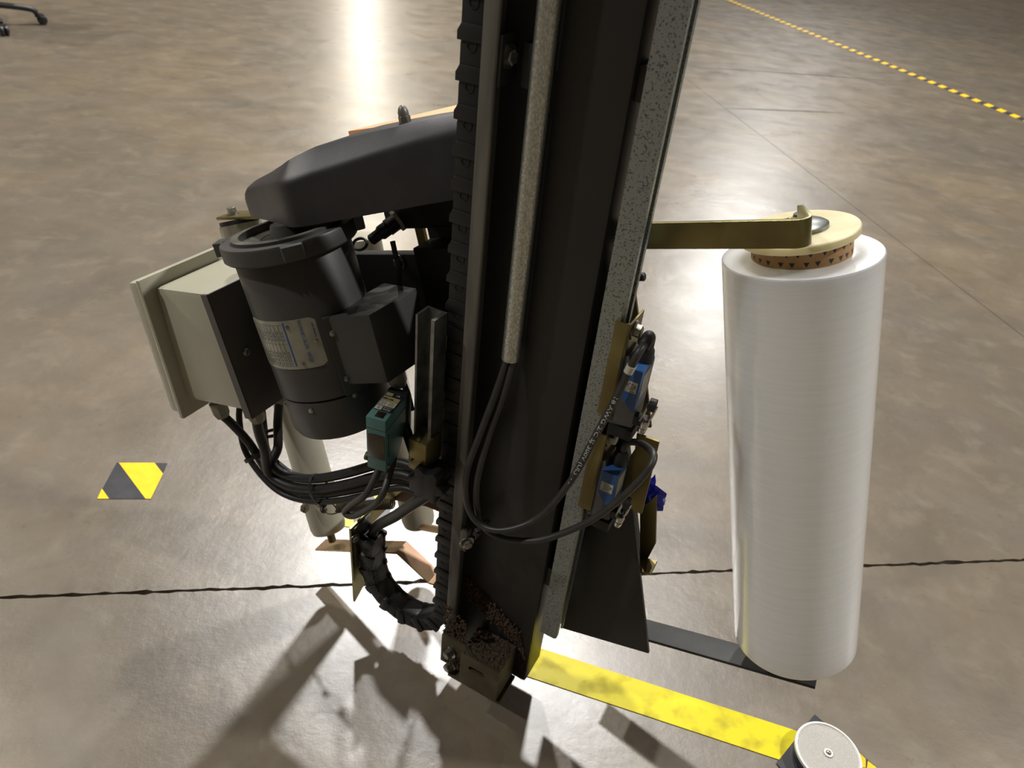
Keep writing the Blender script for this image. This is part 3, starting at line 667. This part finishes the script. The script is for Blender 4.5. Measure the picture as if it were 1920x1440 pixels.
l3 = MB(); put_text(l3, 'SICK', .0040, lambda u, v: lf3(lw*.46+u, .0012+v), lw*.46); put_text(l3, 'SENSICK', .0020, lambda u, v: lf3(lw*.46+u, .0052+v), lw*.46); put_text(l3, 'CE', .0034, lambda u, v: lf3(lw*.62+u, .0280+v))
part('print', l3, 'print_white', lab)
smt = thing('sensor_mount', 'upright steel channel with gold block and black star knob holding the teal sensor', 'mount', FM, (-.33, .52, .40))
za_, zb_ = am(808, 588, .51).z, am(808, 822, .51).z-.03
prof = [(-.3395, .500), (-.337, .500), (-.337, .519), (-.3215, .519), (-.3215, .500), (-.3175, .500), (-.3165, .5215), (-.3395, .5215)]
prof = [(x-.004, y) for x, y in prof]
part('channel', MB().prism(prof, 'z', zb_, za_), 'zinc_plate', smt)
part('flat_bar', MB().box(-.352, -.3315, .560, .565, .33, .565), 'foot_steel', smt)
part('standoff', MB().box(-.352, -.3335, .5210, .5605, .50, .53, .001).box(-.350, -.336, .5645, .6405, .535, .558, .001), 'black_satin', smt)
p = am(792, 842, .497); part('clamp_block', MB().box(p.x-.012, p.x+.012, .486, .515, p.z-.026, p.z+.018, .004), 'gold_zinc', smt)
kc = am(803, 905, .485); kb = MB(); kp = []
for i in range(60):
    t = 2*math.pi*i/60; r = .0205+.0038*math.cos(6*t); kp.append((kc.x+r*math.cos(t), kc.z+r*math.sin(t)))
kb.prism(kp, 'y', .478, .494, .0015); kb.lathe([(0, 0), (.012, 0), (.012, .02), (0, .02)], (kc.x, .494, kc.z), (0, 1, 0), 20); part('star_knob', kb, 'black_satin', smt, 'black plastic star knob')
hm = MB(); p0, p1 = am(770, 885, .50), am(812, 935, .50); hm.box(p0.x, p1.x+.004, .496, .526, p1.z, p0.z, .003); part('clamp_arm', hm, 'black_satin', smt)
arm_a = Vector((kc.x-.02, .49, kc.z+.02)); sa = FM.inverted() @ (FS @ V((wS*.5, dS+.016, .034))); part('sensor_arm', MB().tube([arm_a, sa], .006, 10), 'black_satin', smt)
cable('chain_hose', [(806, 925, .50), (776, 944, .506), (742, 967, .519), V((CHX-2*CHR+.014, .541, .231)), V((CHX-2*CHR+.003, .5455, .208)), V((CHX-2*CHR, .546, .190)), V((CHX-2*CHR+.0005, .546, .165))], .0073, 'rubber', 'thick black cable running down into the free end of the chain', FM, am)
SCA = FM.inverted() @ (FS @ V((wS*.34, dS-.016, .0015))); SCB = FM.inverted() @ (FS @ V((wS*.72, dS-.012, .003)))
cable('sensor_cable', [SCA, SCA+V((-.002, -.004, -.012)), (690, 922, .458), (661, 945, .456), (647, 960, .456), (662, 967, .455), (696, 950, .455), (718, 926, .458), SCB+V((.001, -.004, -.013)), SCB], .0042, 'cable_grey', 'black sensor cable in a hanging loop under the teal sensor', FM, am)
# ------------------------------------------------------------------ limit switches
A0 = am(1173, 687, .548)
sw = thing('limit_switch', 'blue and grey limit switch with roller lever, upper one on the guide channel', 'limit switch', FM, A0, 'limit switches on the guide channel')
def L_(x, y, z): return (A0.x+x, A0.y+y, A0.z+z)
def lbox(b, x0, x1, y0, y1, z0, z1, bev=0): return b.box(A0.x+x0, A0.x+x1, A0.y+y0, A0.y+y1, A0.z+z0, A0.z+z1, bev)
gx0 = am(1166, 664, .556).x-A0.x; gz1 = am(1166, 664, .556).z-A0.z; gz0 = am(1147, 795, .556).z-A0.z
sg = MB(); sg.prism([(A0.x+gx0, A0.z+gz1), (A0.x+gx0+.0075, A0.z+gz1), (A0.x+gx0+.010, A0.z-.004), (A0.x+.017, A0.z-.004), (A0.x+.017, A0.z+gz0+.004), (A0.x+gx0, A0.z+gz0)], 'y', .556, .586, .0008)
part('switch_body', sg, 'switch_grey', sw)
hB = A0.z-am(1186, 775, .548).z
bl = MB(); bl.prism([(A0.x, A0.z), (A0.x+.0175, A0.z), (A0.x+.0175, A0.z-hB), (A0.x+.0145, A0.z-hB), (A0.x+.0035, A0.z-hB*.74), (A0.x, A0.z-hB*.62)], 'y', .548, .583, .001)
blo = part('switch_cover', bl, 'switch_blue', sw, 'blue switch cover')
lfn = planefn((A0.x+.0018, .5478, A0.z-.0135), (1, 0, 0), (0, 0, -1)); lbm = MB(); rect(lbm, lfn, 0, .0135, 0, .0125); lbo = part('cover_label', lbm, 'label_white', blo)
lp = planefn((A0.x+.0018, .5476, A0.z-.0135), (1, 0, 0), (0, 0, 1)); lt = MB()
put_text(lt, 'CCC', .0042, lambda u, v: lp(.004+u, -.0066+v)); dashes(lt, lambda u, v: lp(.001+u, -.0094+v), .010, .0008, 5, 1); dashes(lt, lambda u, v: lp(.001+u, -.0115+v), .011, .0008, 6, 2); dashes(lt, lambda u, v: lp(.001+u, -.0020+v), .006, .0008, 3, 3)
for i in range(16):
    t, t2 = 2*math.pi*i/16, 2*math.pi*(i+1)/16; f_ = lambda a, k: lp(.0075+k*.0045*math.cos(a), -.0052+k*.0028*math.sin(a)); lt.add([f_(t, 1), f_(t2, 1), f_(t2, .88), f_(t, .88)], [(0, 1, 2, 3)])
part('print', lt, 'print_black', lbo)
sl = MB(); sf = planefn((A0.x+.0177, .555, A0.z-.036), (0, 1, 0), (0, 0, 1)); rect(sl, sf, 0, .022, 0, .028); part('side_label', sl, 'label_white', blo)
hd = MB(); lbox(hd, gx0+.002, .0195, .006, .034, gz0-.012, gz0+.001, .001); part('switch_head', hd, 'black_satin', sw)
bt = MB(); bc = V(L_(.0105, .022, .002)); bt.lathe([(.0085, -.003), (.0085, .004), (.0078, .010), (.0055, .0145), (0, .016)], bc, (0, 0, 1), 20); part('cable_boot', bt, 'rubber', sw)
hz_ = am(1203, 800, .55); hub = MB(); hub.lathe([(0, 0), (.0042, 0), (.0045, .002), (.0045, .006), (.0036, .0065), (.0036, .009), (.0045, .0095), (.0045, .014), (.003, .016), (0, .016)], (hz_.x, .553, hz_.z-.008), (.15, -.1, 1), 20)
part('lever_hub', hub, 'chrome', sw); part('hub_link', MB().box(A0.x+.0165, hz_.x+.001, .556, .566, hz_.z-.006, hz_.z+.004, .0008), 'black_satin', sw)
rr_ = am(1224, 760, .558); la = MB()
for dx in (-.0042, .0042):
    la.tube([(hz_.x+dx*.8, .552, hz_.z+.004), ((hz_.x+rr_.x)/2+dx, .555, (hz_.z+rr_.z)/2), (rr_.x+dx, .558, rr_.z)], .0013, 8)
part('lever', la, 'chrome', sw); part('lever_roller', MB().lathe([(0, -.0035), (.0062, -.0035), (.0068, -.0028), (.0068, .0028), (.0062, .0035), (0, .0035)], rr_, (1, .1, 0), 24), 'rubber', sw)
gb = MB(); g1, g0 = am(1160, 606, .55).z, am(1125, 780, .55).z
gb.prism([(-.1600, .5530), (-.1475, .5530), (-.1450, .5545), (-.1450, .590), (-.1470, .590), (-.1470, .5560), (-.1485, .5551), (-.1600, .5551)], 'z', g0, g1, .0003)
part('mount_bracket', gb, 'gold_zinc', sw, 'gold zinc mounting bracket')
p = am(1177, 622, .565); part('hex_bolt', MB().bolt((-.145, .567, p.z+.003), (1, 0, 0), .0065, .007), 'bolt_steel', sw)
def copy_tree(o, parent=None):
    c = o.copy(); COL.objects.link(c)
    if parent is not None: c.parent = parent
    for ch in o.children: copy_tree(ch, c)
    return c
A1 = am(1131, 883, .548)
sw2 = copy_tree(sw); part('elbow_sleeve', MB().tube(spline([A0+V((.0105, .022, .006)), A0+V((.0105, .022, .020)), A0+V((.0107, .018, .0275)), A0+V((.0110, .011, .026)), A0+V((.0100, .007, .022))], 5), .0062, 16), 'rubber', sw); sw2['label'] = 'blue and grey limit switch with roller lever, lower one on the guide channel'
off = V((A1.x-A0.x, 0, A1.z-A0.z)); sw2.matrix_world = FM @ Matrix.Translation(A0+V((.0, 0, off.z)))
# ------------------------------------------------------------------ cables of the switches
BT1 = V((A0.x+.0105, A0.y+.022, A0.z)); BT2 = V((A0.x+.0105, A0.y+.022, A1.z))
K1 = [V((cpos.x-.0039, .534, cpos.z+.015)), V((cpos.x-.0039, .534, cpos.z-.004)), (929, 738, .524), (900, 815, .514), (876, 885, .505), (876, 945, .499), (900, 983, .496), (946, 994, .499), (1010, 970, .516), (1068, 905, .527), (1115, 820, .534), (1152, 752, .538), (1180, 695, .540), (1198, 660, .544), BT1+V((.0005, -.011, .026)), BT1+V((0, 0, .027)), BT1+V((0, 0, .013))]
K2 = [V((cpos.x+.0039, .534, cpos.z+.015)), V((cpos.x+.0039, .534, cpos.z-.004)), (945, 740, .528), (916, 820, .519), (896, 895, .510), (894, 945, .507), (905, 985, .507), (940, 1008, .508), (1000, 1014, .512), (1060, 998, .522), (1120, 968, .530), (1180, 920, .538), (1216, 880, .545), (1226, 855, .556), (1215, 840, .568), BT2+V((.014, .006, .030)), BT2+V((.003, .001, .028)), BT2+V((0, 0, .013))]
k1, path1 = cable('switch_cable', K1, .0038, 'cable_grey', 'printed black cable from the conduit up to the upper limit switch', FM, am)
k2, path2 = cable('switch_cable', K2, .0038, 'cable_grey', 'black cable from the conduit round to the lower limit switch', FM, am)
tie('cable_tie', am(904, 985, .5015), (.8, -.1, -.55), .0090, FM, 'black cable tie where both switch cables meet', head=(-.3, -.6, -1))
# printing along the upper cable
seg = []; Lacc = 0
start = min(range(len(path1)), key=lambda i: (path1[i]-am(1160, 742, .538)).length)
pts = path1[start::-1]; cl = [0]
for a, b in zip(pts, pts[1:]): cl.append(cl[-1]+(b-a).length)
camM = FM.inverted() @ CAM
def oncable(u, v):
    for i in range(len(cl)-1):
        if cl[i] <= u <= cl[i+1]: break
    t = (u-cl[i])/(cl[i+1]-cl[i]); p = pts[i].lerp(pts[i+1], t); d = (pts[i+1]-pts[i]).normalized()
    n = (camM-p); n = (n-d*n.dot(d)).normalized(); s_ = d.cross(n)          # s_: sideways on the cable
    if s_.x < 0: s_ = -s_
    a = v/.0040; return p+(n*math.cos(a)+s_*math.sin(a))*.0041
ct = MB(); put_text(ct, '18 AWG 2/C SJ 300V (UL)  - -', .0056, lambda u, v: oncable(.002+u, v-.0019), .122)
part('print', ct, 'print_white', k1, 'white printing on the cable')
mk = MB(); mp_ = am(1181, 706, .5365); mb_ = planefn(mp_, (1, 0, .3), (-.3, 0, 1)); mk.add([mb_(-.0055, -.004)+V((0, -.0012, 0)), mb_(.0055, -.005)+V((0, -.0012, 0)), mb_(.0055, .004)+V((0, -.0008, 0)), mb_(-.0045, .005)+V((0, -.0008, 0))], [(0, 1, 2, 3)])
mko = part('cable_marker', MB().lathe([(.0039, -.004), (.0045, -.004), (.0045, .004), (.0039, .004)], am(1181, 692, .540), am(1190, 675, .542)-am(1172, 709, .539), 16), 'label_white', k1)
# ------------------------------------------------------------------ blue plastic scrap behind the lower bracket
sc = MB(); b = bmesh.new(); bmesh.ops.create_icosphere(b, subdivisions=3, radius=1); rs = random.Random(5); pc = am(1217, 930, .6425)
for v in b.verts:
    k = .75+.35*math.sin(v.co.x*6+v.co.z*4)*math.sin(v.co.y*7+1)+rs.uniform(-.12, .12)
    v.co = Vector((pc.x+v.co.x*.0115*k+(.010 if v.co.x > .8 else 0)-v.co.z*.004, pc.y+v.co.y*.010*k, pc.z+v.co.z*.030*k))
sc.bm(b); b.free(); solo('plastic_scrap', sc, 'blue_plastic', 'crumpled scrap of bright blue plastic behind the lower limit switch', 'plastic scrap', FM, pc)
# ------------------------------------------------------------------ floor tapes and reflector
def quad_strip(mb, pts, z): mb.add([V((p.x, p.y, z)) for p in pts], [tuple(range(len(pts)))])
ya1, ya2 = (fl(1015, 1215)+fl(1000, 1275))/2, (fl(1493, 1371)+fl(1490, 1435))/2; dy = (ya2-ya1).normalized(); ny = V((-dy.y, dy.x, 0))
yt = MB(); st = ya1-dy*.05; en = ya2+dy*.03; w = .0265
yt.prism([(p.x, p.y) for p in (st-ny*w, en-ny*w, en+ny*w, st+ny*w)], 'z', .0003, .0014)
solo('floor_tape', yt, 'yellow_tape', 'scuffed plain yellow floor tape running to the round reflector', 'floor tape')
def patch(base, yellows, label, z=.0004):
    b = MB(); b.prism([(fl(*p).x, fl(*p).y) for p in base], 'z', z, z+.0006); b.cur = 1
    for y in yellows: quad_strip(b, [fl(*p) for p in y], z+.0009)
    return solo('hazard_patch', b, ['hazard_black', 'hazard_yellow'], label, 'floor tape', group='hazard tape patches')
patch([(219, 868), (314, 869), (283, 936), (182, 936)], [[(223, 868.5), (290, 868.5), (306, 889), (283, 936), (273, 936)], [(191.5, 917), (205, 936), (182.5, 936)]], 'black and yellow hazard patch alone on the open floor')
patch([(657, 924), (700, 920), (744, 932), (716, 992), (633, 986), (636, 962)], [[(692, 919.5), (743, 932), (735, 948), (706, 940)], [(636, 962), (645, 932), (652, 944), (667, 990), (633, 986)]], 'black and yellow hazard patch under the tension spring')
rcen = fl(1553, 1412, .02); rd = MB(); R_ = .045
hp0 = fl(1527, 1341); 
hz4 = [fl(1527, 1341), fl(1660, 1455), fl(1560, 1560), fl(1455, 1432)]
b = MB(); b.prism([(p.x, p.y) for p in hz4], 'z', .0016, .0022); b.cur = 1
for y in ([(1512, 1357), (1527, 1365), (1520, 1378), (1493, 1378)], [(1600, 1404), (1622, 1424), (1622, 1441), (1605, 1440)], [(1626, 1428), (1645, 1443), (1622, 1455)]): quad_strip(b, [fl(*p) for p in y], .0025)
solo('hazard_patch', b, ['hazard_black', 'hazard_yellow'], 'black and yellow hazard patch under the round reflector', 'floor tape', group='hazard tape patches')
ref = thing('reflector', 'round white prism reflector with a centre screw at the tape end', 'reflector', FW, (rcen.x, rcen.y, .003))
part('reflector_base', MB().lathe([(0, .0026), (R_-.002, .0026), (R_-.001, .016), (0, .016)], (rcen.x, rcen.y, 0), (0, 0, 1), 64), 'hazard_black', ref)
part('rim', MB().lathe([(R_-.003, .0165), (R_, .016), (R_+.0006, .018), (R_, .021), (R_-.0025, .0215), (R_-.004, .0195)], (rcen.x, rcen.y, 0), (0, 0, 1), 72), 'reflector_rim', ref)
pb = MB(); zf = .0193; pb.lathe([(0, 0), (R_-.0035, 0)], (rcen.x, rcen.y, zf), (0, 0, 1), 64); part('plate', pb, 'reflector_plate', ref)
gd = MB(); ga = V((math.cos(-.25), math.sin(-.25), 0)); gn = V((-ga.y, ga.x, 0)); sp2 = .0024
k = -R_
c_ = V((rcen.x, rcen.y, 0))
while k < R_:
    hw = math.sqrt(max(0, (R_-.004)**2-k*k))
    if hw > .002:
        for (u, v) in ((ga, gn), (gn, ga)):
            a, bb = c_+v*k-u*hw, c_+v*k+u*hw; t = .00045
            gd.add([(a-v*t)+V((0, 0, zf+.0001)), (bb-v*t)+V((0, 0, zf+.0001)), bb+V((0, 0, zf+.0008)), a+V((0, 0, zf+.0008)), (a+v*t)+V((0, 0, zf+.0001)), (bb+v*t)+V((0, 0, zf+.0001))], [(0, 1, 2, 3), (3, 2, 5, 4)])
    k += sp2
part('prism_grid', gd, 'reflector_plate', ref)
part('centre_boss', MB().lathe([(.0065, .0015), (.006, .0022), (.004, .0022), (.0035, .001), (0, .001)], (rcen.x, rcen.y, zf), (0, 0, 1), 24), 'reflector_rim', ref)
part('screw', MB().screw((rcen.x, rcen.y, zf+.0012), (0, 0, 1), .0034), 'chrome', ref)
# far hazard line
t0, t24 = fl(1902.7, 217.7), fl(1499, 54); per = (t24-t0)/24; nn = V((per.y, -per.x, 0)).normalized(); ft = MB(); hw = .036
a, bq = t0-per*20, t0+per*80
ft.prism([(p.x, p.y) for p in (a-nn*hw, bq-nn*hw, bq+nn*hw, a+nn*hw)], 'z', .0003, .001); ft.cur = 1
for i in range(-20, 80):
    p = t0+per*(i-.25); q = t0+per*(i+.25); sk = per*.16
    quad_strip(ft, [p-nn*hw-sk, q-nn*hw-sk, q+nn*hw+sk, p+nn*hw+sk], .0014)
solo('hazard_line', ft, ['hazard_black', 'hazard_yellow'], 'long black and yellow striped tape line across the far floor', 'floor tape')
# ------------------------------------------------------------------ office chair at the far left
ca, cb_ = fl(76, 46), fl(6, 66)
mid = (ca+cb_)/2; dv = (cb_-ca); out = V((-abs(dv.y), -abs(dv.x)*0, 0)); rad = .30
def centre():
    h = dv.length/2; k = math.sqrt(max(rad*rad-h*h, .01)); n_ = V((-dv.y, dv.x, 0)).normalized()
    if n_.x > 0: n_ = -n_
    return mid+n_*k
cc = centre(); ch = thing('office_chair', 'black office chair on five castors', 'chair', FW, (cc.x, cc.y, 0))
ang0 = math.atan2(ca.y-cc.y, ca.x-cc.x)
part('gas_column', MB().lathe([(0, .06), (.03, .06), (.03, .20), (.022, .21), (.022, .42), (0, .42)], (cc.x, cc.y, 0), (0, 0, 1), 20), 'chair_black', ch)
for i in range(5):
    t = ang0+2*math.pi*i/5; d = V((math.cos(t), math.sin(t), 0)); w = V((-d.y, d.x, 0)); e = V((cc.x, cc.y, 0))
    part('base_arm', MB().tube(spline([e+d*.01+V((0, 0, .115)), e+d*.15+V((0, 0, .100)), e+d*.27+V((0, 0, .082)), e+d*.295+V((0, 0, .060))], 5), .016, 10, True, None), 'chair_black', ch)
    cpt = e+d*.315+V((0, 0, .026)); cs = MB()
    for s_ in (-1, 1): cs.lathe([(0, 0), (.022, 0), (.026, .003), (.026, .013), (.02, .017), (0, .018)], cpt+w*s_*.004, w*s_, 20)
    cs.lathe([(.012, 0), (.026, .004), (.022, .018), (.008, .022)], cpt+V((0, 0, .012))-d*.008, (0, 0, 1), 12); part('castor', cs, 'chair_black', ch)
sm = MB().box(cc.x-.24, cc.x+.24, cc.y-.24, cc.y+.24, .43, .51, .035, 3); part('seat', sm, 'chair_black', ch)
bd = V((-1, .4, 0)).normalized(); wb_ = V((-bd.y, bd.x, 0)); bkm = MB()
pr = [(.20, .56), (.24, .75), (.27, 1.0), (.31, 1.0), (.28, .75), (.24, .56)]
vs = []
for s_ in (-.22, .22): vs += [V((cc.x, cc.y, 0))+bd*a_+wb_*s_+V((0, 0, z_)) for a_, z_ in pr]
bkm.add(vs, [(0, 1, 2, 3, 4, 5), (11, 10, 9, 8, 7, 6)]+[(i, (i+1) % 6, 6+(i+1) % 6, 6+i) for i in range(6)]); part('backrest', bkm, 'chair_black', ch)
bs = MB().tube([V((cc.x, cc.y, .44)), V((cc.x, cc.y, .44))+bd*.26, V((cc.x, cc.y, .62))+bd*.25], .014, 8); part('back_support', bs, 'chair_black', ch)
# ------------------------------------------------------------------ rubber skid marks on the far floor
mat('skid_rubber', (52, 49, 47), .7, col2=(74, 69, 64), nscale=12, spec=.2)
def skid(pts, w, label):
    P = spline([fl(*p) for p in pts], 10); b = MB(); vs = []; n = len(P)
    for i, p in enumerate(P):
        d = (P[min(i+1, n-1)]-P[max(i-1, 0)]).normalized(); nn_ = V((-d.y, d.x, 0)); k = w*max(.08, math.sin(math.pi*(i+.5)/n)**.6)
        vs += [p-nn_*k+V((0, 0, .0003)), p+nn_*k+V((0, 0, .0003)), p+nn_*k*.8+V((0, 0, .0007)), p-nn_*k*.8+V((0, 0, .0007))]
    fs = [(i*4+k, i*4+(k+1) % 4, (i+1)*4+(k+1) % 4, (i+1)*4+k) for i in range(n-1) for k in range(4)]
    b.add(vs, fs+[(0, 1, 2, 3), (n*4-4, n*4-3, n*4-2, n*4-1)]); solo('skid_mark', b, 'skid_rubber', label, 'skid mark')
skid([(1310, 127), (1400, 132), (1500, 139), (1600, 146), (1668, 152)], .012, 'long dark rubber skid mark near the striped tape line')
skid([(1360, 203), (1440, 206), (1520, 209), (1582, 212)], .010, 'shorter dark rubber skid mark beside the slab joint')
